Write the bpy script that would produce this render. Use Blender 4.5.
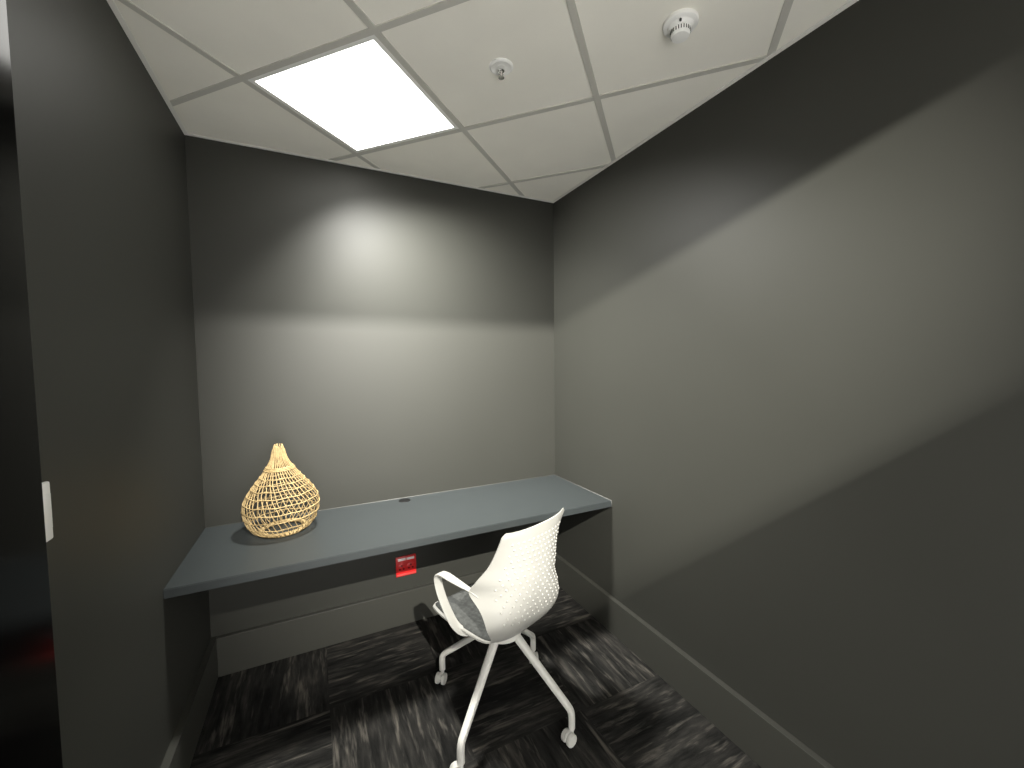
import bpy, bmesh, math, random
from mathutils import Vector, Matrix
random.seed(7)
SC = bpy.context.scene
COL = SC.collection
for o in list(bpy.data.objects):
    bpy.data.objects.remove(o)

# ------------------------------------------------------------------ camera
F_PX = 411.15
YAW, PITCH, ROLL = 0.4526, -0.0544, -0.011
CAM = Vector((-1.4774, -2.3811, 1.5163))
Fv = Vector((math.sin(YAW)*math.cos(PITCH), math.cos(YAW)*math.cos(PITCH), math.sin(PITCH)))
Rv = Vector((math.cos(YAW), -math.sin(YAW), 0))
Uv = Rv.cross(Fv)
R2 = math.cos(ROLL)*Rv + math.sin(ROLL)*Uv
U2 = -math.sin(ROLL)*Rv + math.cos(ROLL)*Uv
cd = bpy.data.cameras.new('camera')
cam = bpy.data.objects.new('camera', cd)
COL.objects.link(cam)
m = Matrix((R2, U2, -Fv)).transposed().to_4x4()
m.translation = CAM
cam.matrix_world = m
cd.sensor_width = 36
cd.lens = F_PX/1024*36
cd.clip_start = 0.01
SC.camera = cam

# ------------------------------------------------------------------ world, lamps, exposure
PANEL = 7.5           # radiance of the ceiling panel's diffuser
FILL = 49.0           # power of the tilted area lamps added under the panel
WORLD = 5.6           # general light of the office beyond the doorway
LAMP = 1420.0          # downlight in the passage outside
w = bpy.data.worlds.new('world'); SC.world = w
w.use_nodes = True
bg = w.node_tree.nodes['Background']
bg.inputs[0].default_value = (1.0, 0.98, 0.94, 1)
bg.inputs[1].default_value = WORLD
ld = bpy.data.lights.new('passage_downlight', 'SPOT')
ld.spot_size = math.radians(63)
ld.spot_blend = 1.0
ld.energy = LAMP
ld.color = (1.0, 0.97, 0.9)
ld.shadow_soft_size = 0.008
lo = bpy.data.objects.new('passage_downlight', ld)
COL.objects.link(lo)
lo.location = (-1.30, -3.25, 2.50)
lo.rotation_euler = (Vector((-0.27, 0.0, 1.2))-Vector(lo.location)).to_track_quat('-Z', 'Y').to_euler()
SC.view_settings.view_transform = 'Standard'
SC.view_settings.look = 'None'
SC.view_settings.exposure = 0.0
SC.view_settings.gamma = 1.0
SC.view_settings.use_curve_mapping = False

# ------------------------------------------------------------------ helpers
def mat(name, col, rough=0.6, spec=0.4, var=0.0, vscale=6.0, bump=0.0, bscale=200.0, metallic=0.0):
    M = bpy.data.materials.new(name)
    M.use_nodes = True
    nt = M.node_tree
    b = nt.nodes['Principled BSDF']
    b.inputs['Base Color'].default_value = (*col, 1)
    b.inputs['Roughness'].default_value = rough
    b.inputs['Specular IOR Level'].default_value = spec
    b.inputs['Metallic'].default_value = metallic
    tc = nt.nodes.new('ShaderNodeTexCoord')
    if var:
        n = nt.nodes.new('ShaderNodeTexNoise')
        n.inputs['Scale'].default_value = vscale
        n.inputs['Detail'].default_value = 4
        nt.links.new(tc.outputs['Object'], n.inputs['Vector'])
        r = nt.nodes.new('ShaderNodeValToRGB')
        r.color_ramp.elements[0].position = 0.3
        r.color_ramp.elements[1].position = 0.7
        r.color_ramp.elements[0].color = (*[c*(1-var) for c in col], 1)
        r.color_ramp.elements[1].color = (*[min(1, c*(1+var)) for c in col], 1)
        nt.links.new(n.outputs['Fac'], r.inputs[0])
        nt.links.new(r.outputs[0], b.inputs['Base Color'])
    if bump:
        n2 = nt.nodes.new('ShaderNodeTexNoise')
        n2.inputs['Scale'].default_value = bscale
        n2.inputs['Detail'].default_value = 2
        nt.links.new(tc.outputs['Object'], n2.inputs['Vector'])
        bp = nt.nodes.new('ShaderNodeBump')
        bp.inputs['Strength'].default_value = bump
        bp.inputs['Distance'].default_value = 0.002
        nt.links.new(n2.outputs['Fac'], bp.inputs['Height'])
        nt.links.new(bp.outputs[0], b.inputs['Normal'])
    return M

def emit(name, col, strength):
    M = bpy.data.materials.new(name)
    M.use_nodes = True
    b = M.node_tree.nodes['Principled BSDF']
    b.inputs['Base Color'].default_value = (0.9, 0.9, 0.9, 1)
    b.inputs['Emission Color'].default_value = (*col, 1)
    b.inputs['Emission Strength'].default_value = strength
    return M

def obj(name, bm, material, parent=None, smooth=False, kind=None, label=None, cat=None, loc=None, rotz=None):
    bmesh.ops.recalc_face_normals(bm, faces=bm.faces[:])
    me = bpy.data.meshes.new(name)
    bm.to_mesh(me)
    bm.free()
    if material: me.materials.append(material)
    if smooth:
        for p in me.polygons: p.use_smooth = True
        if smooth is not True:
            me.set_sharp_from_angle(angle=math.radians(smooth))
    o = bpy.data.objects.new(name, me)
    COL.objects.link(o)
    if parent: o.parent = parent
    if loc is not None: o.location = loc
    if rotz is not None: o.rotation_euler = (0, 0, rotz)
    if kind: o['kind'] = kind
    if label: o['label'] = label
    if cat: o['category'] = cat
    return o

def thing(name, label, cat, loc=(0, 0, 0), rotz=0.0):
    o = bpy.data.objects.new(name, None)
    o.empty_display_size = 0.05
    COL.objects.link(o)
    o.location = loc
    o.rotation_euler = (0, 0, rotz)
    o['label'] = label
    o['category'] = cat
    return o

def box(bm, x0, x1, y0, y1, z0, z1, bev=0.0, seg=2, mtx=None):
    t = bmesh.new()
    bmesh.ops.create_cube(t, size=1)
    for v in t.verts:
        v.co = Vector(((x0+x1)/2+v.co.x*(x1-x0), (y0+y1)/2+v.co.y*(y1-y0), (z0+z1)/2+v.co.z*(z1-z0)))
    if bev:
        bmesh.ops.bevel(t, geom=t.edges[:], offset=bev, segments=seg, affect='EDGES', profile=0.5)
    if mtx is not None: t.transform(mtx)
    merge(bm, t)

def merge(bm, t):
    me = bpy.data.meshes.new('tmp')
    t.to_mesh(me); t.free()
    bm.from_mesh(me)
    bpy.data.meshes.remove(me)

def prism(bm, poly, z0, z1):
    a = [bm.verts.new((x, y, z0)) for x, y in poly]
    b = [bm.verts.new((x, y, z1)) for x, y in poly]
    n = len(poly)
    bm.faces.new(a[::-1]); bm.faces.new(b)
    for i in range(n):
        bm.faces.new((a[i], a[(i+1) % n], b[(i+1) % n], b[i]))

def lathe(bm, prof, seg=32, mtx=None, cap0=True, cap1=True):
    t = bmesh.new()
    rings = []
    for r, z in prof:
        rings.append([t.verts.new((r*math.cos(2*math.pi*k/seg), r*math.sin(2*math.pi*k/seg), z)) for k in range(seg)])
    for a, b in zip(rings, rings[1:]):
        for k in range(seg):
            t.faces.new((a[k], a[(k+1) % seg], b[(k+1) % seg], b[k]))
    if cap0: t.faces.new(rings[0][::-1])
    if cap1: t.faces.new(rings[-1])
    if mtx is not None: t.transform(mtx)
    merge(bm, t)

def catmull(pts, n):
    pts = [Vector(p) for p in pts]
    P = [2*pts[0]-pts[1]] + pts + [2*pts[-1]-pts[-2]]
    out = []
    for i in range(1, len(P)-2):
        for k in range(n):
            t = k/n
            a, b, c, d = P[i-1], P[i], P[i+1], P[i+2]
            out.append(0.5*((2*b)+(c-a)*t+(2*a-5*b+4*c-d)*t*t+(3*b-a-3*c+d)*t**3))
    out.append(pts[-1])
    return out

def tube(bm, pts, r, seg=8, closed=False):
    """round tube along pts; r is a number or a list"""
    n = len(pts)
    rr = r if isinstance(r, (list, tuple)) else [r]*n
    up = None
    rings = []
    for i in range(n):
        if closed: t = (pts[(i+1) % n]-pts[i-1]).normalized()
        else: t = (pts[min(i+1, n-1)]-pts[max(i-1, 0)]).normalized()
        if up is None:
            up = Vector((0, 0, 1)) if abs(t.z) < 0.9 else Vector((1, 0, 0))
        up = (up-t*up.dot(t)).normalized()
        s = t.cross(up)
        rings.append([bm.verts.new(pts[i]+(up*math.cos(2*math.pi*k/seg)+s*math.sin(2*math.pi*k/seg))*rr[i]) for k in range(seg)])
    pairs = list(zip(rings, rings[1:]))
    if closed:
        # line the last ring up with the first
        best = min(range(seg), key=lambda s: (rings[-1][s].co-rings[0][0].co).length)
        last = rings[-1][best:]+rings[-1][:best]
        for k in range(seg):
            bm.faces.new((last[k], last[(k+1) % seg], rings[0][(k+1) % seg], rings[0][k]))
    for a, b in pairs:
        for k in range(seg):
            bm.faces.new((a[k], a[(k+1) % seg], b[(k+1) % seg], b[k]))
    if not closed:
        bm.faces.new(rings[0][::-1]); bm.faces.new(rings[-1])

def ribbon(bm, pts, widths, thick, side, rnd=0.45, seg=16):
    """rounded-rectangle section swept along pts; width runs along the vector side"""
    n = len(pts)
    side = Vector(side).normalized()
    rings = []
    for i in range(n):
        t = (pts[min(i+1, n-1)]-pts[max(i-1, 0)]).normalized()
        s = (side-t*side.dot(t)).normalized()
        u = s.cross(t)
        wd = widths[i] if isinstance(widths, (list, tuple)) else widths
        th = thick[i] if isinstance(thick, (list, tuple)) else thick
        ring = []
        for k in range(seg):
            a = 2*math.pi*(k+0.5)/seg
            c, q = math.cos(a), math.sin(a)
            e = rnd
            ring.append(bm.verts.new(pts[i] + s*(wd/2*math.copysign(abs(c)**e, c)) + u*(th/2*math.copysign(abs(q)**e, q))))
        rings.append(ring)
    for a, b in zip(rings, rings[1:]):
        for k in range(seg):
            bm.faces.new((a[k], a[(k+1) % seg], b[(k+1) % seg], b[k]))
    bm.faces.new(rings[0][::-1]); bm.faces.new(rings[-1])

def clip(poly, inside_poly):
    """convex clip of poly by a convex counter-clockwise polygon"""
    out = poly
    n = len(inside_poly)
    for i in range(n):
        ax, ay = inside_poly[i]; bx, by = inside_poly[(i+1) % n]
        def d(p): return (bx-ax)*(p[1]-ay)-(by-ay)*(p[0]-ax)
        inp, out = out, []
        for j in range(len(inp)):
            p, q = inp[j], inp[(j+1) % len(inp)]
            dp, dq = d(p), d(q)
            if dp >= 0: out.append(p)
            if (dp >= 0) != (dq >= 0):
                t = dp/(dp-dq)
                out.append((p[0]+(q[0]-p[0])*t, p[1]+(q[1]-p[1])*t))
        if len(out) < 3: return []
    return out

# ------------------------------------------------------------------ materials
M_wall = mat('charcoal_wall_paint', (0.0315, 0.0318, 0.0268), 0.5, 0.3, 0.03, 2.0, 0.05, 350)
M_skirt = mat('charcoal_skirting_paint', (0.043, 0.043, 0.0365), 0.42, 0.4, 0.03, 3.0)
M_tile = mat('ceiling_tile', (0.88, 0.86, 0.78), 0.9, 0.1, 0.02, 5.0, 0.08, 500)
M_bar = mat('ceiling_grid_bar', (0.54, 0.53, 0.48), 0.55, 0.3)
M_angle = mat('ceiling_edge_angle', (0.80, 0.79, 0.74), 0.5, 0.3)
M_white_metal = mat('white_enamel', (0.85, 0.85, 0.82), 0.4, 0.4)
M_diff = emit('panel_diffuser', (1.0, 0.985, 0.93), PANEL)
M_desk = mat('slate_laminate', (0.031, 0.036, 0.0365), 0.42, 0.4, 0.03, 8.0, 0.05, 600)
M_bead = mat('grey_sealant', (0.085, 0.085, 0.078), 0.5, 0.4)
M_grom = mat('dark_grommet_plastic', (0.006, 0.006, 0.006), 0.5, 0.25)
M_plastic = mat('white_chair_plastic', (0.325, 0.320, 0.292), 0.42, 0.4, 0.01, 6.0)
M_dot_lit = mat('chair_dots_painted_light', (0.42, 0.412, 0.378), 0.35, 0.5)  # lighter than the shell: light on hole rims put into the colour
M_leg = mat('white_powder_coat', (0.66, 0.65, 0.60), 0.4, 0.4)
M_cast = mat('caster_plastic', (0.60, 0.59, 0.55), 0.45, 0.4)
M_castdark = mat('caster_tread', (0.45, 0.44, 0.41), 0.6, 0.3)
M_pad = mat('grey_wool_pad', (0.055, 0.057, 0.054), 0.95, 0.1, 0.3, 60.0, 0.5, 400)
M_red = mat('red_socket_plastic', (0.62, 0.022, 0.022), 0.35, 0.5)
M_redhi = mat('red_rocker_plastic', (0.55, 0.05, 0.045), 0.35, 0.5)
M_rocker = mat('pale_rocker', (0.95, 0.86, 0.85), 0.35, 0.5)  # whitened so the colour carries the light falling on the socket rockers
M_hole = mat('socket_hole_dark', (0.012, 0.008, 0.008), 0.8, 0.1)
M_swit = mat('white_switch_plastic', (0.85, 0.85, 0.82), 0.35, 0.5)
M_black = mat('gloss_black_door', (0.001, 0.001, 0.001), 0.13, 0.06)
M_rattan = mat('rattan_cane', (0.42, 0.305, 0.145), 0.55, 0.35, 0.22, 60.0, 0.2, 500)
M_chrome = mat('chrome', (0.8, 0.8, 0.78), 0.2, 0.5, metallic=1.0)
M_vent = mat('detector_slot', (0.05, 0.05, 0.05), 0.8, 0.1)

def carpet():
    M = bpy.data.materials.new('streaked_carpet_tile')
    M.use_nodes = True
    nt = M.node_tree; N = nt.nodes; L = nt.links
    b = N['Principled BSDF']
    b.inputs['Roughness'].default_value = 0.95
    b.inputs['Specular IOR Level'].default_value = 0.1
    g = N.new('ShaderNodeNewGeometry')
    s = N.new('ShaderNodeSeparateXYZ'); L.new(g.outputs['Position'], s.inputs[0])
    def mt(op, a, c=None, e=None):
        n = N.new('ShaderNodeMath'); n.operation = op
        for k, v in enumerate((a, c, e)):
            if v is None: continue
            if isinstance(v, (int, float)): n.inputs[k].default_value = v
            else: L.new(v, n.inputs[k])
        return n.outputs[0]
    X = mt('MULTIPLY', mt('ADD', s.outputs[0], 0.470+4.93), 1/0.493)
    Y = mt('MULTIPLY', mt('ADD', s.outputs[1], 0.470+5.0), 1/0.5)
    ix, iy = mt('FLOOR', X), mt('FLOOR', Y)
    fx, fy = mt('FRACT', X), mt('FRACT', Y)
    par = mt('FLOORED_MODULO', mt('ADD', mt('ADD', ix, iy), 1.0), 2.0)   # 0 / 1: quarter turn
    ip = mt('SUBTRACT', 1.0, par)
    al = mt('ADD', mt('MULTIPLY', fx, par), mt('MULTIPLY', fy, ip))   # along the streaks
    ac = mt('ADD', mt('MULTIPLY', fy, par), mt('MULTIPLY', fx, ip))   # across
    seed = mt('ADD', mt('MULTIPLY', ix, 3.71), mt('MULTIPLY', iy, 7.13))
    def nz(sa, sc, detail, off, dist=0.3):
        v = N.new('ShaderNodeCombineXYZ')
        L.new(mt('MULTIPLY', al, sa), v.inputs[0])
        L.new(mt('MULTIPLY', ac, sc), v.inputs[1])
        L.new(mt('ADD', seed, off), v.inputs[2])
        n = N.new('ShaderNodeTexNoise')
        n.inputs['Scale'].default_value = 1
        n.inputs['Detail'].default_value = detail
        n.inputs['Roughness'].default_value = 0.6
        n.inputs['Distortion'].default_value = dist
        L.new(v.outputs[0], n.inputs['Vector'])
        return n.outputs['Fac']
    broad = nz(1.6, 4.5, 3, 0.0)
    fine = nz(3.4, 24.0, 4, 11.0)
    thin = nz(2.2, 17.0, 3, 23.0)
    base = mt('MULTIPLY', mt('POWER', broad, 1.6), mt('POWER', fine, 1.5))
    line = mt('MULTIPLY', mt('MAXIMUM', mt('SUBTRACT', thin, 0.55), 0.0), 3.3)
    tot = mt('ADD', base, mt('MULTIPLY', line, mt('MULTIPLY', fine, 1.1)))
    r = N.new('ShaderNodeValToRGB')
    e = r.color_ramp.elements
    e[0].position = 0.05; e[0].color = (0.008, 0.008, 0.0075, 1)
    e[1].position = 0.45; e[1].color = (0.10, 0.091, 0.077, 1)
    k = e.new(0.16); k.color = (0.026, 0.025, 0.0225, 1)
    L.new(tot, r.inputs[0]); L.new(r.outputs[0], b.inputs['Base Color'])
    bp = N.new('ShaderNodeBump'); bp.inputs['Strength'].default_value = 0.5; bp.inputs['Distance'].default_value = 0.004
    pile = N.new('ShaderNodeTexNoise'); pile.inputs['Scale'].default_value = 260
    L.new(g.outputs['Position'], pile.inputs['Vector'])
    L.new(mt('ADD', pile.outputs['Fac'], fine), bp.inputs['Height']); L.new(bp.outputs[0], b.inputs['Normal'])
    return M
M_carpet = carpet()

# ------------------------------------------------------------------ room shell
W, H, YF, TW = 1.9621, 2.566, -2.75, 0.1
LA = 0.0109
def lw(y): return -W-LA*(-y)
room = [(lw(YF), YF), (0, YF), (0, 0), (lw(0), 0)]

bm = bmesh.new(); box(bm, -2.3, TW, YF-0.1, TW, -0.05, 0.0); obj('floor', bm, M_carpet, kind='structure')
bm = bmesh.new(); box(bm, -2.3, TW, 0.0, TW, 0.0, 2.75); obj('wall_back', bm, M_wall, kind='structure')
bm = bmesh.new(); box(bm, 0.0, TW, YF-0.1, 0.0, 0.0, 2.75); obj('wall_right', bm, M_wall, kind='structure')
bm = bmesh.new(); prism(bm, [(-2.3, YF-0.1), (lw(YF-0.1), YF-0.1), (lw(0), 0), (-2.3, 0)], 0.0, 2.75); obj('wall_left', bm, M_wall, kind='structure')
# front wall behind the camera: doorway on the left, high-level opening over its whole width, shaped for the lamp's light band
DX0, DX1, DH, TR0, TR1 = -1.79, -0.55, 2.05, 2.06, 2.402
bm = bmesh.new()
box(bm, DX1, 0.0, YF-0.08, YF, 0.0, TR0)
box(bm, -2.02, DX0, YF-0.08, YF, 0.0, TR0)
box(bm, -2.02, 0.0, YF-0.08, YF, TR1, 2.75)
box(bm, DX0, DX1, YF-0.08, YF, TR0-0.01, TR0)
obj('wall_front', bm, M_wall, kind='structure')

bm = bmesh.new(); box(bm, -2.3, TW, -3.11, -3.10, 1.95, 2.368); obj('lamp_blocker', bm, M_wall, kind='structure')   # unseen board added to cut off the passage downlight's steep rays
# ceiling: square lay-in tiles, grid turned against the walls
GA, GX, GY, GP = -0.815, -0.8256, -0.5630, 0.6
e1 = (math.cos(GA)*GP, math.sin(GA)*GP); e2 = (-math.sin(GA)*GP, math.cos(GA)*GP)
def gp(i, j): return (GX+i*e1[0]+j*e2[0], GY+i*e1[1]+j*e2[1])
hb = 0.012/GP
bt_, bb_ = bmesh.new(), bmesh.new()
for i in range(-7, 7):
    for j in range(-7, 7):
        cell = [gp(i+hb, j+hb), gp(i+1-hb, j+hb), gp(i+1-hb, j+1-hb), gp(i+hb, j+1-hb)]
        if (i, j) != (-1, -1):
            p = clip(cell, room)
            if p: prism(bt_, p, H+0.004, H+0.02)
    for s in range(-7, 7):
        p = clip([gp(i-hb, s), gp(i+hb, s), gp(i+hb, s+1), gp(i-hb, s+1)], room)
        if p: prism(bb_, p, H, H+0.022)
        p = clip([gp(s+hb, i-hb), gp(s+1-hb, i-hb), gp(s+1-hb, i+hb), gp(s+hb, i+hb)], room)
        if p: prism(bb_, p, H, H+0.022)
obj('ceiling', bt_, M_tile, kind='structure')
obj('trim_1', bb_, M_bar, kind='structure')
bm = bmesh.new()
box(bm, lw(0), 0, -0.016, 0.0, H-0.004, H-0.0005)
box(bm, -0.016, 0, YF, -0.016, H-0.004, H-0.0005)
prism(bm, [(lw(YF), YF), (lw(YF)+0.016, YF), (lw(-0.016)+0.016, -0.016), (lw(-0.016), -0.016)], H-0.004, H-0.0005)
obj('trim_2', bm, M_angle, kind='structure')
bm = bmesh.new(); box(bm, -2.3, TW, YF-0.1, TW, 2.75, 2.8); obj('trim_3', bm, M_wall, kind='structure')   # slab over the ceiling void

# skirting boards
BH, BT = 0.1937, 0.026
bm = bmesh.new(); box(bm, lw(0)+BT, -BT, -BT, 0.0, 0.0, BH, 0.0015); obj('baseboard_back', bm, M_skirt, kind='structure')
bm = bmesh.new(); box(bm, -BT, 0.0, YF, 0.0, 0.0, BH, 0.0015); obj('baseboard_right', bm, M_skirt, kind='structure')
bm = bmesh.new(); prism(bm, [(lw(YF), YF), (lw(YF)+BT, YF), (lw(0)+BT, 0), (lw(0), 0)], 0.0, BH); obj('baseboard_left', bm, M_skirt, kind='structure')

# door leaf, gloss black, opened inward along the left wall
hx, hy, ang = -1.75, -2.655, math.pi/2
dr = thing('door_1', 'gloss black door leaf standing open along the left wall', 'door', (hx, hy, 0.0), ang)
dr['kind'] = 'structure'
bm = bmesh.new(); box(bm, 0.0, 0.907, 0.0, 0.04, 0.008, DH-0.01, 0.002); obj('door_leaf', bm, M_black, dr)

# ------------------------------------------------------------------ ceiling light panel
c0 = gp(-0.5, -0.5)
lt = thing('ceiling_light', 'bright square light panel set in the ceiling grid', 'ceiling light', (c0[0], c0[1], H), GA)
a, bq = 0.287, 0.270
bm = bmesh.new()
for x0, x1, y0, y1 in ((-a, a, -a, -bq), (-a, a, bq, a), (-a, -bq, -bq, bq), (bq, a, -bq, bq)):
    box(bm, x0, x1, y0, y1, 0.001, 0.03)
obj('light_frame', bm, M_white_metal, lt)
bm = bmesh.new(); box(bm, -bq, bq, -bq, bq, 0.003, 0.012); obj('diffuser', bm, M_diff, lt)
# added area lamps under the panel, tilted to leave the left wall dark
for FILL_DIR, spread, share in (((0.5, 0.1, -0.85), 120, 0.62), ((0.28, 0.31, -0.87), 113, 0.62)):
    al = bpy.data.lights.new('panel_fill', 'AREA')
    al.shape = 'SQUARE'; al.size = 0.2; al.spread = math.radians(spread)
    al.energy = FILL*share; al.color = (1.0, 0.985, 0.94)
    ao = bpy.data.objects.new('panel_fill', al); COL.objects.link(ao); ao.parent = lt; ao.location = (0, 0, -0.05)
    ao.rotation_euler = (Matrix.Rotation(-GA, 3, 'Z') @ Vector(FILL_DIR)).to_track_quat('-Z', 'Y').to_euler()
bm = bmesh.new(); box(bm, -bq, bq, -bq, bq, 0.013, 0.03); obj('back_tray', bm, M_white_metal, lt)

# ------------------------------------------------------------------ smoke detector and sprinkler
T = Matrix.Rotation(math.pi, 4, 'X')
sd = thing('smoke_detector', 'round white smoke detector with slotted sides on ceiling tile', 'smoke detector', (-0.405, -1.408, H+0.004), 0.3)
bm = bmesh.new(); lathe(bm, [(0.0515, 0.0), (0.053, 0.003), (0.052, 0.011), (0.047, 0.015)], 40, T); obj('base', bm, M_white_metal, sd, 40)
bm = bmesh.new(); lathe(bm, [(0.040, 0.013), (0.037, 0.020), (0.030, 0.024), (0.029, 0.041), (0.025, 0.046), (0.014, 0.0475)], 40, T); obj('sensor_body', bm, M_white_metal, sd, 40)
bm = bmesh.new()
for k in range(24):
    box(bm, 0.026, 0.0302, -0.0014, 0.0014, 0.027, 0.038, mtx=T @ Matrix.Rotation(2*math.pi*k/24, 4, 'Z'))
obj('vent_slots', bm, M_vent, sd)
bm = bmesh.new(); lathe(bm, [(0.0035, 0.012), (0.0035, 0.0175), (0.002, 0.019)], 12, Matrix.Translation((-0.036, -0.017, -0.007)) @ T); obj('indicator', bm, M_vent, sd, 40, label='dark indicator dot')

sp = thing('sprinkler_head', 'small chrome sprinkler head in a white ring on the ceiling', 'sprinkler', (-0.832, -0.994, H+0.004), 0.6)
bm = bmesh.new(); lathe(bm, [(0.043, 0.0), (0.043, 0.003), (0.036, 0.007), (0.024, 0.004), (0.014, 0.003)], 40, T); obj('escutcheon', bm, M_white_metal, sp, 40)
bm = bmesh.new(); lathe(bm, [(0.012, 0.002), (0.012, 0.016), (0.008, 0.020), (0.005, 0.021)], 20, T); obj('body', bm, M_chrome, sp, 40)
bm = bmesh.new()
for s in (-1, 1):
    tube(bm, catmull([(s*0.009, 0, -0.016), (s*0.015, 0, -0.028), (s*0.011, 0, -0.032), (0, 0, -0.036)], 6), 0.0022, 8)
obj('frame_arms', bm, M_chrome, sp, 40)
bm = bmesh.new(); lathe(bm, [(0.002, 0.019), (0.0025, 0.034)], 10, T); obj('glass_bulb', bm, M_rocker, sp, True)
bm = bmesh.new(); lathe(bm, [(0.004, 0.036), (0.011, 0.038), (0.011, 0.0392), (0.003, 0.040)], 16, T); obj('deflector', bm, M_chrome, sp, 40)

# ------------------------------------------------------------------ desk
ZD, DD, TH = 0.7372, 0.600, 0.0335
dk = thing('wall_desk', 'long slate grey worktop spanning wall to wall', 'desk', (-W/2, -DD/2, ZD))
def dl(x, y, z): return (x+W/2, y+DD/2, z-ZD)
bm = bmesh.new()
prism(bm, [dl(lw(-DD)+0.001, -DD, 0)[:2], dl(-0.001, -DD, 0)[:2], dl(-0.001, -0.001, 0)[:2], dl(lw(0)+0.001, -0.001, 0)[:2]], -TH, 0.0)
bmesh.ops.bevel(bm, geom=[e for e in bm.edges if all(abs(v.co.y+DD/2) < 1e-4 for v in e.verts)], offset=0.0025, segments=2, affect='EDGES')
obj('desktop', bm, M_desk, dk)
bm = bmesh.new()
tube(bm, [Vector(dl(lw(0)+0.004, -0.003, ZD+0.0005)), Vector(dl(-0.004, -0.003, ZD+0.0005))], 0.0024, 8)
tube(bm, [Vector(dl(-0.003, -0.004, ZD+0.0005)), Vector(dl(-0.003, -DD+0.001, ZD+0.0005))], 0.0022, 8)
tube(bm, [Vector(dl(-0.003, -DD+0.001, ZD)), Vector(dl(-0.003, -DD+0.001, ZD-TH))], 0.002, 8)
obj('sealant_bead', bm, M_bead, dk, True, label='pale sealant line against the walls')
bm = bmesh.new()
G = Matrix.Translation(dl(-1.030, -0.052, ZD))
lathe(bm, [(0.031, -0.01), (0.0325, 0.0006), (0.031, 0.0022), (0.026, 0.0026), (0.0255, 0.0008), (0.010, 0.0004)], 40, G)
obj('cable_grommet', bm, M_grom, dk, 40, label='dark round cable grommet')

# ------------------------------------------------------------------ red wall socket
so = thing('wall_socket', 'red double power socket on the back wall under the desk', 'power socket', (-1.022, 0.0, 0.338))
s = 0.058
bm = bmesh.new(); box(bm, -s, s, -0.012, 0.0, -s, s, 0.003); obj('socket_plate', bm, M_red, so, 40)
for x in (-0.024, 0.024):
    bm = bmesh.new(); box(bm, x-0.0225, x+0.0225, -0.018, -0.011, 0.036, 0.050, 0.002); obj('switch_rocker', bm, M_rocker, so, 40, label='switch rocker, pale pink with painted-in light')
bm = bmesh.new(); box(bm, -0.055, 0.055, -0.0145, -0.011, -0.0555, -0.043, 0.0015); obj('label_strip', bm, M_redhi, so, 40, label='lighter red strip')
for x in (-0.026, 0.026):
    hl = obj('socket_outlet', (lambda b: (lathe(b, [(0.021, 0.0), (0.021, 0.0028), (0.0195, 0.0035)], 32, Matrix.Translation((x, -0.0115, -0.004)) @ Matrix.Rotation(math.pi/2, 4, 'X')), b)[1])(bmesh.new()), M_red, so, 40)
    for px, pz, r in ((0, 0.008, 0.0046), (-0.011, -0.010, 0.0046), (0.011, -0.010, 0.0046)):
        bm = bmesh.new(); lathe(bm, [(r, 0.0), (r, 0.0042), (r*0.7, 0.0045)], 16, Matrix.Translation((x+px, -0.0115, -0.004+pz)) @ Matrix.Rotation(math.pi/2, 4, 'X'))
        obj('pin_hole', bm, M_hole, hl, True)

# ------------------------------------------------------------------ light switch
sw = thing('light_switch', 'white tall light switch on the left wall beside the black door', 'light switch', (lw(-1.258), -1.258, 1.224), -LA)
bm = bmesh.new(); box(bm, 0.0, 0.010, -0.036, 0.036, -0.060, 0.060, 0.004, 3); obj('switch_plate', bm, M_swit, sw, 40)
bm = bmesh.new(); box(bm, 0.008, 0.0115, -0.030, 0.0315, -0.036, 0.036, 0.0012, 2); obj('switch_rocker', bm, M_swit, sw, 40)

# ------------------------------------------------------------------ rattan teardrop
BX, BY = -1.622, -0.205
ba = thing('rattan_lantern', 'teardrop rattan lantern standing at the left end of the desk', 'rattan lantern', (BX, BY, ZD))
ba.rotation_euler = (0, -0.018, 0)
prof = [(0.088, 0.006), (0.118, 0.020), (0.140, 0.050), (0.153, 0.088), (0.157, 0.125), (0.149, 0.163), (0.128, 0.200), (0.103, 0.235), (0.078, 0.268), (0.053, 0.305), (0.035, 0.340), (0.026, 0.375), (0.016, 0.408)]
pp = catmull([(r, 0, z) for r, z in prof], 6)
def rad(z):
    for a_, b_ in zip(pp, pp[1:]):
        if a_.z <= z <= b_.z: return a_.x+(b_.x-a_.x)*(z-a_.z)/(b_.z-a_.z)
    return pp[-1].x
NR = 42
bm = bmesh.new()
for k in range(NR):
    f = 2*math.pi*k/NR + random.uniform(-0.02, 0.02)
    end = len(pp)-random.choice([0, 0, 1, 2, 4])
    pts = []
    for i in range(end):
        q = pp[i]
        an = f + 1.15*(1-q.z/0.40) + 0.012*math.sin(i*0.5+k)
        jr = 0.0006*((k*7) % 5-2)
        pts.append(Vector(((q.x+jr)*math.cos(an), (q.x+jr)*math.sin(an), q.z)))
    tube(bm, pts, 0.0019, 6)
obj('cane_ribs', bm, M_rattan, ba, True)
for z, r in ((0.052, .0027), (0.088, .0025), (0.122, .0025), (0.156, .0024), (0.188, .0024), (0.216, .0023), (0.240, .0023), (0.263, .0022)):
    bm = bmesh.new()
    n = 64
    tube(bm, [Vector(((rad(z)+0.0022)*math.cos(2*math.pi*k/n), (rad(z)+0.0022)*math.sin(2*math.pi*k/n), z+0.0015*math.sin(k*0.9))) for k in range(n)], r, 6, True)
    obj('cane_hoop', bm, M_rattan, ba, True)
bm = bmesh.new()
n = 120
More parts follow.
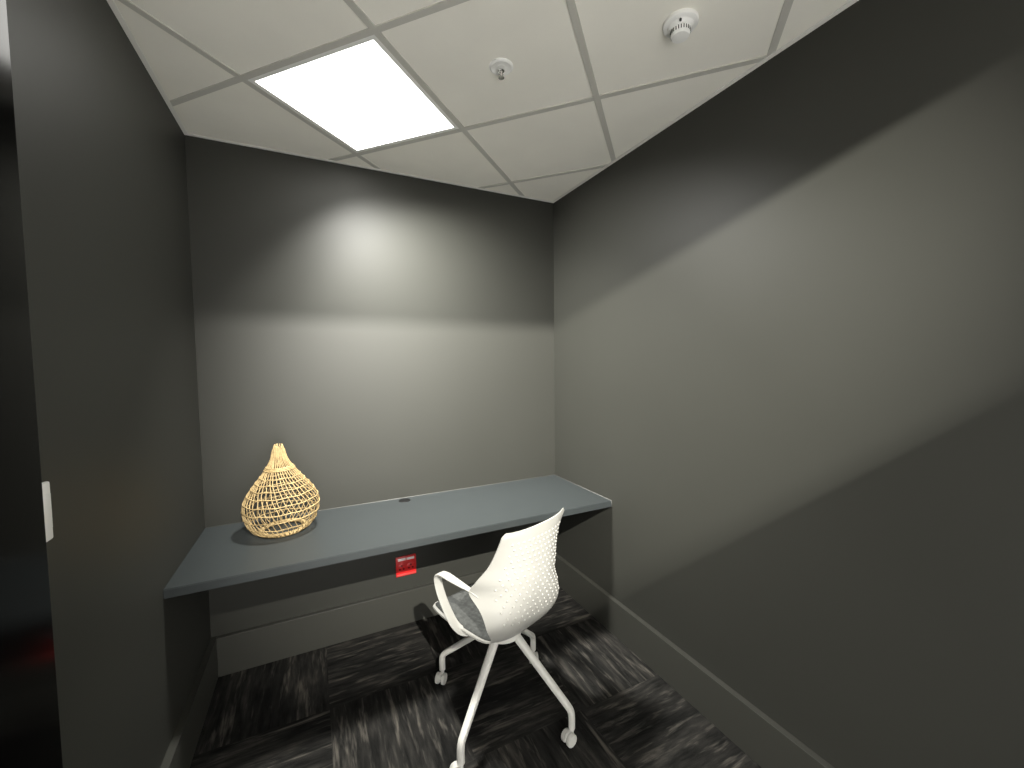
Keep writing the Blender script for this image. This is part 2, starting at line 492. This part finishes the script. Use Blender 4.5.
for ph in (0, 2.1, 4.2):      # three strands twisted into a braid
    tube(bm, [Vector(((0.092+0.006*math.cos(ph+k*0.9))*math.cos(2*math.pi*k/n), (0.092+0.006*math.cos(ph+k*0.9))*math.sin(2*math.pi*k/n), 0.0115+0.006*math.sin(ph+k*0.9))) for k in range(n)], 0.0045, 6, True)
obj('braided_rim', bm, M_rattan, ba, True)
bm = bmesh.new()
for j in range(3):
    z = 0.294+j*0.0055
    tube(bm, [Vector(((rad(z)+0.0025)*math.cos(2*math.pi*k/48), (rad(z)+0.0025)*math.sin(2*math.pi*k/48), z)) for k in range(48)], 0.003, 6, True)
obj('neck_binding', bm, M_rattan, ba, True)

# ------------------------------------------------------------------ chair
CO, CT = Vector((-0.775, -0.800, 0)), math.radians(21.1)
ch = thing('office_chair', 'white office chair with perforated shell and grey seat pad on casters', 'chair', CO, CT)
#        centre (y, z)      edge (x, y, z)
rows = [((0.250, 0.438), (0.186, 0.246, 0.450)),
        ((0.170, 0.440), (0.205, 0.165, 0.452)),
        ((0.080, 0.440), (0.210, 0.075, 0.452)),
        ((-0.020, 0.432), (0.207, -0.020, 0.450)),
        ((-0.100, 0.430), (0.200, -0.095, 0.450)),
        ((-0.160, 0.446), (0.193, -0.138, 0.468)),
        ((-0.196, 0.492), (0.214, -0.140, 0.520)),
        ((-0.212, 0.552), (0.221, -0.116, 0.580)),
        ((-0.217, 0.615), (0.230, -0.062, 0.640)),
        ((-0.219, 0.680), (0.226, -0.094, 0.690)),
        ((-0.221, 0.750), (0.200, -0.136, 0.752)),
        ((-0.226, 0.820), (0.190, -0.172, 0.824)),
        ((-0.233, 0.890), (0.189, -0.203, 0.891))]
SUB = 6
cen = catmull([(0, y, z) for (y, z), _ in rows], SUB)
edg = catmull([e for _, e in rows], SUB)
NV = len(cen)
def shell_pt(u, fv):
    i = min(int(fv), NV-2); t = fv-i
    c = cen[i].lerp(cen[i+1], t); e = edg[i].lerp(edg[i+1], t)
    x = e.x
    d1 = (c-cen[-1]).length; d0 = (c-cen[0]).length
    for d, r in ((d1, 0.014), (d0, 0.022)):
        if d < r: x -= r*(1-math.sqrt(max(0, 1-((r-d)/r)**2)))
    q = fv/SUB
    k = abs(u)**(2.6+1.6*max(0, 1-abs(q-6.2)/2.4))
    return Vector((x*u, c.y+(e.y-c.y)*k, c.z+(e.z-c.z)*k))
def shell_n(u, fv):
    a_ = shell_pt(min(u+0.02, 1), fv)-shell_pt(max(u-0.02, -1), fv)
    b_ = shell_pt(u, min(fv+0.3, NV-1))-shell_pt(u, max(fv-0.3, 0))
    n = b_.cross(a_)
    return n.normalized() if n.length > 1e-9 else Vector((0, 0, 1))   # front / top side
NU = 40
def slab(bm, us, vs, off0, off1):
    """closed sheet between two offsets of the shell surface"""
    lay = []
    for off in (off0, off1):
        lay.append([[bm.verts.new(shell_pt(u, v)+shell_n(u, v)*(off(u, v) if callable(off) else off)) for u in us] for v in vs])
    A, B = lay
    nu, nv = len(us), len(vs)
    for j in range(nv-1):
        for i in range(nu-1):
            bm.faces.new((A[j][i], A[j][i+1], A[j+1][i+1], A[j+1][i]))
            bm.faces.new((B[j][i], B[j+1][i], B[j+1][i+1], B[j][i+1]))
    for j in range(nv-1):
        for i in (0, nu-1):
            q = (A[j][i], A[j+1][i], B[j+1][i], B[j][i])
            bm.faces.new(q if i else q[::-1])
    for i in range(nu-1):
        for j in (0, nv-1):
            q = (A[j][i], A[j][i+1], B[j][i+1], B[j][i])
            bm.faces.new(q if not j else q[::-1])
us = [-1+2*i/NU for i in range(NU+1)]
bm = bmesh.new()
slab(bm, us, list(range(NV)), -0.006, 0.0)
NSHELL = len(bm.faces)
# rows of raised dots over the back, lighter to paint in lit perforation rims
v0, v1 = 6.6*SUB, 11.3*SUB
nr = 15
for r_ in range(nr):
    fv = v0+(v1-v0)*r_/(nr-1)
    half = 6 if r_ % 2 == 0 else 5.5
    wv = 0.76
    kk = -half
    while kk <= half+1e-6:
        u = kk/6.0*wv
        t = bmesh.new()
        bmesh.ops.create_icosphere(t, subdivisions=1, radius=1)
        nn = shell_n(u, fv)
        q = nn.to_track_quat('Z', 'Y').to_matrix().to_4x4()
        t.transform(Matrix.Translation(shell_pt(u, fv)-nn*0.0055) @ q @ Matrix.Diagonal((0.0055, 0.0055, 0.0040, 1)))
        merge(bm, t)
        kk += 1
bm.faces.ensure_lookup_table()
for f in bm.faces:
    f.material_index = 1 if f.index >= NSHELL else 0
sh = obj('seat_shell', bm, M_plastic, ch, 50); sh.data.materials.append(M_dot_lit)
# seat pad
pu = [-0.93+1.86*i/30 for i in range(31)]
pv = [0.5+i*(4.8*SUB-0.5)/30 for i in range(31)]
def padh(u, v):
    a_ = min(1.0, (0.93-abs(u))/0.08); b_ = min(1.0, (v-0.5)/2.0, (4.8*SUB-v)/2.5)
    f = max(0, min(a_, b_))
    return 0.002+0.013*math.sqrt(max(0, 1-(1-f)**2))
bm = bmesh.new(); slab(bm, pu, pv, 0.0008, padh); obj('seat_pad', bm, M_pad, ch, 60, label='charcoal grey felted seat pad')
# arms
for sg in (-1, 1):
    path = [(sg*0.216, -0.098, 0.630), (sg*0.226, -0.066, 0.648), (sg*0.233, -0.025, 0.656), (sg*0.239, 0.030, 0.664), (sg*0.243, 0.075, 0.669), (sg*0.244, 0.106, 0.661),
            (sg*0.243, 0.118, 0.635), (sg*0.240, 0.106, 0.585), (sg*0.233, 0.078, 0.525), (sg*0.222, 0.045, 0.470), (sg*0.205, 0.015, 0.442), (sg*0.178, -0.010, 0.434)]
    pts = catmull(path, 5)
    n = len(pts)
    wd = [0.010+0.028*min(1, i/(0.28*n)) for i in range(n)]
    bm = bmesh.new(); ribbon(bm, pts, wd, [0.005+0.003*min(1, i/(0.2*n)) for i in range(n)], (1, 0.0, 0)); obj('armrest', bm, M_plastic, ch, 50)
# base: hub and four legs
Rz = Matrix.Rotation(-CT, 3, 'Z')
feet = [(-1.036, -1.012), (-0.594, -1.074), (-0.966, -0.536), (-0.515, -0.612)]
HUB = Rz @ (Vector((-0.775, -0.818, 0))-CO)
bm = bmesh.new()
lathe(bm, [(0.030, 0.345), (0.066, 0.347), (0.080, 0.354), (0.084, 0.368), (0.080, 0.384), (0.074, 0.400), (0.080, 0.412), (0.085, 0.424)], 32, Matrix.Translation(HUB))
obj('hub', bm, M_leg, ch, 40)
spin = [170, 191, 230, 250]     # trail direction of each caster, degrees in the world
for (fx_, fy_), sdeg in zip(feet, spin):
    ft = Rz @ (Vector((fx_, fy_, 0))-CO)
    d = (ft-HUB); Rr = d.length; d.normalize()
    def at(r, z): return HUB+d*r+Vector((0, 0, z))
    path = [at(0.012, 0.378), at(0.045, 0.370), at(0.075, 0.348)]
    for q in (0.2, 0.4, 0.6, 0.8, 1.0): path.append(at(0.075+(Rr-0.020-0.075)*q, 0.348+(0.144-0.348)*q))
    path += [at(Rr-0.005, 0.126), at(Rr, 0.100), at(Rr, 0.054)]
    pts = catmull(path, 6)
    n = len(pts)
    side = Vector((-d.y, d.x, 0))
    bm = bmesh.new(); ribbon(bm, pts, [0.036-0.010*min(1, i/(0.75*n)) for i in range(n)], [0.030-0.006*min(1, i/(0.75*n)) for i in range(n)], side, 0.6); obj('leg', bm, M_leg, ch, 50)
    # caster: hood, stem and twin wheels
    wa = math.radians(sdeg)-CT
    tr = Vector((math.cos(wa), math.sin(wa), 0)); ax = Vector((-tr.y, tr.x, 0))
    c = ft+tr*0.016+Vector((0, 0, 0.024))
    bm = bmesh.new()
    lathe(bm, [(0.0085, 0.030), (0.0085, 0.060)], 16, Matrix.Translation(ft))
    hood = catmull([c+Vector((0, 0, 0.018))-tr*0.020, c+Vector((0, 0, 0.024))-tr*0.004, c+Vector((0, 0, 0.018))+tr*0.016, c+Vector((0, 0, 0.0))+tr*0.024], 5)
    ribbon(bm, hood, 0.012, 0.006, ax)
    tube(bm, [c-ax*0.020, c+ax*0.020], 0.005, 10)
    cs = obj('caster', bm, M_cast, ch, 50)
    for sgn in (-1, 1):
        Mx = Matrix.Translation(c+ax*sgn*0.0065) @ ax.to_track_quat('Z', 'Y').to_matrix().to_4x4() @ Matrix.Diagonal((1, 1, sgn, 1))
        bm = bmesh.new()
        lathe(bm, [(0.018, 0.0), (0.023, 0.0015), (0.024, 0.004), (0.024, 0.013), (0.0225, 0.0155), (0.018, 0.0165), (0.0165, 0.0155), (0.006, 0.0160)], 32, Mx)
        obj('wheel', bm, M_cast, cs, 40)
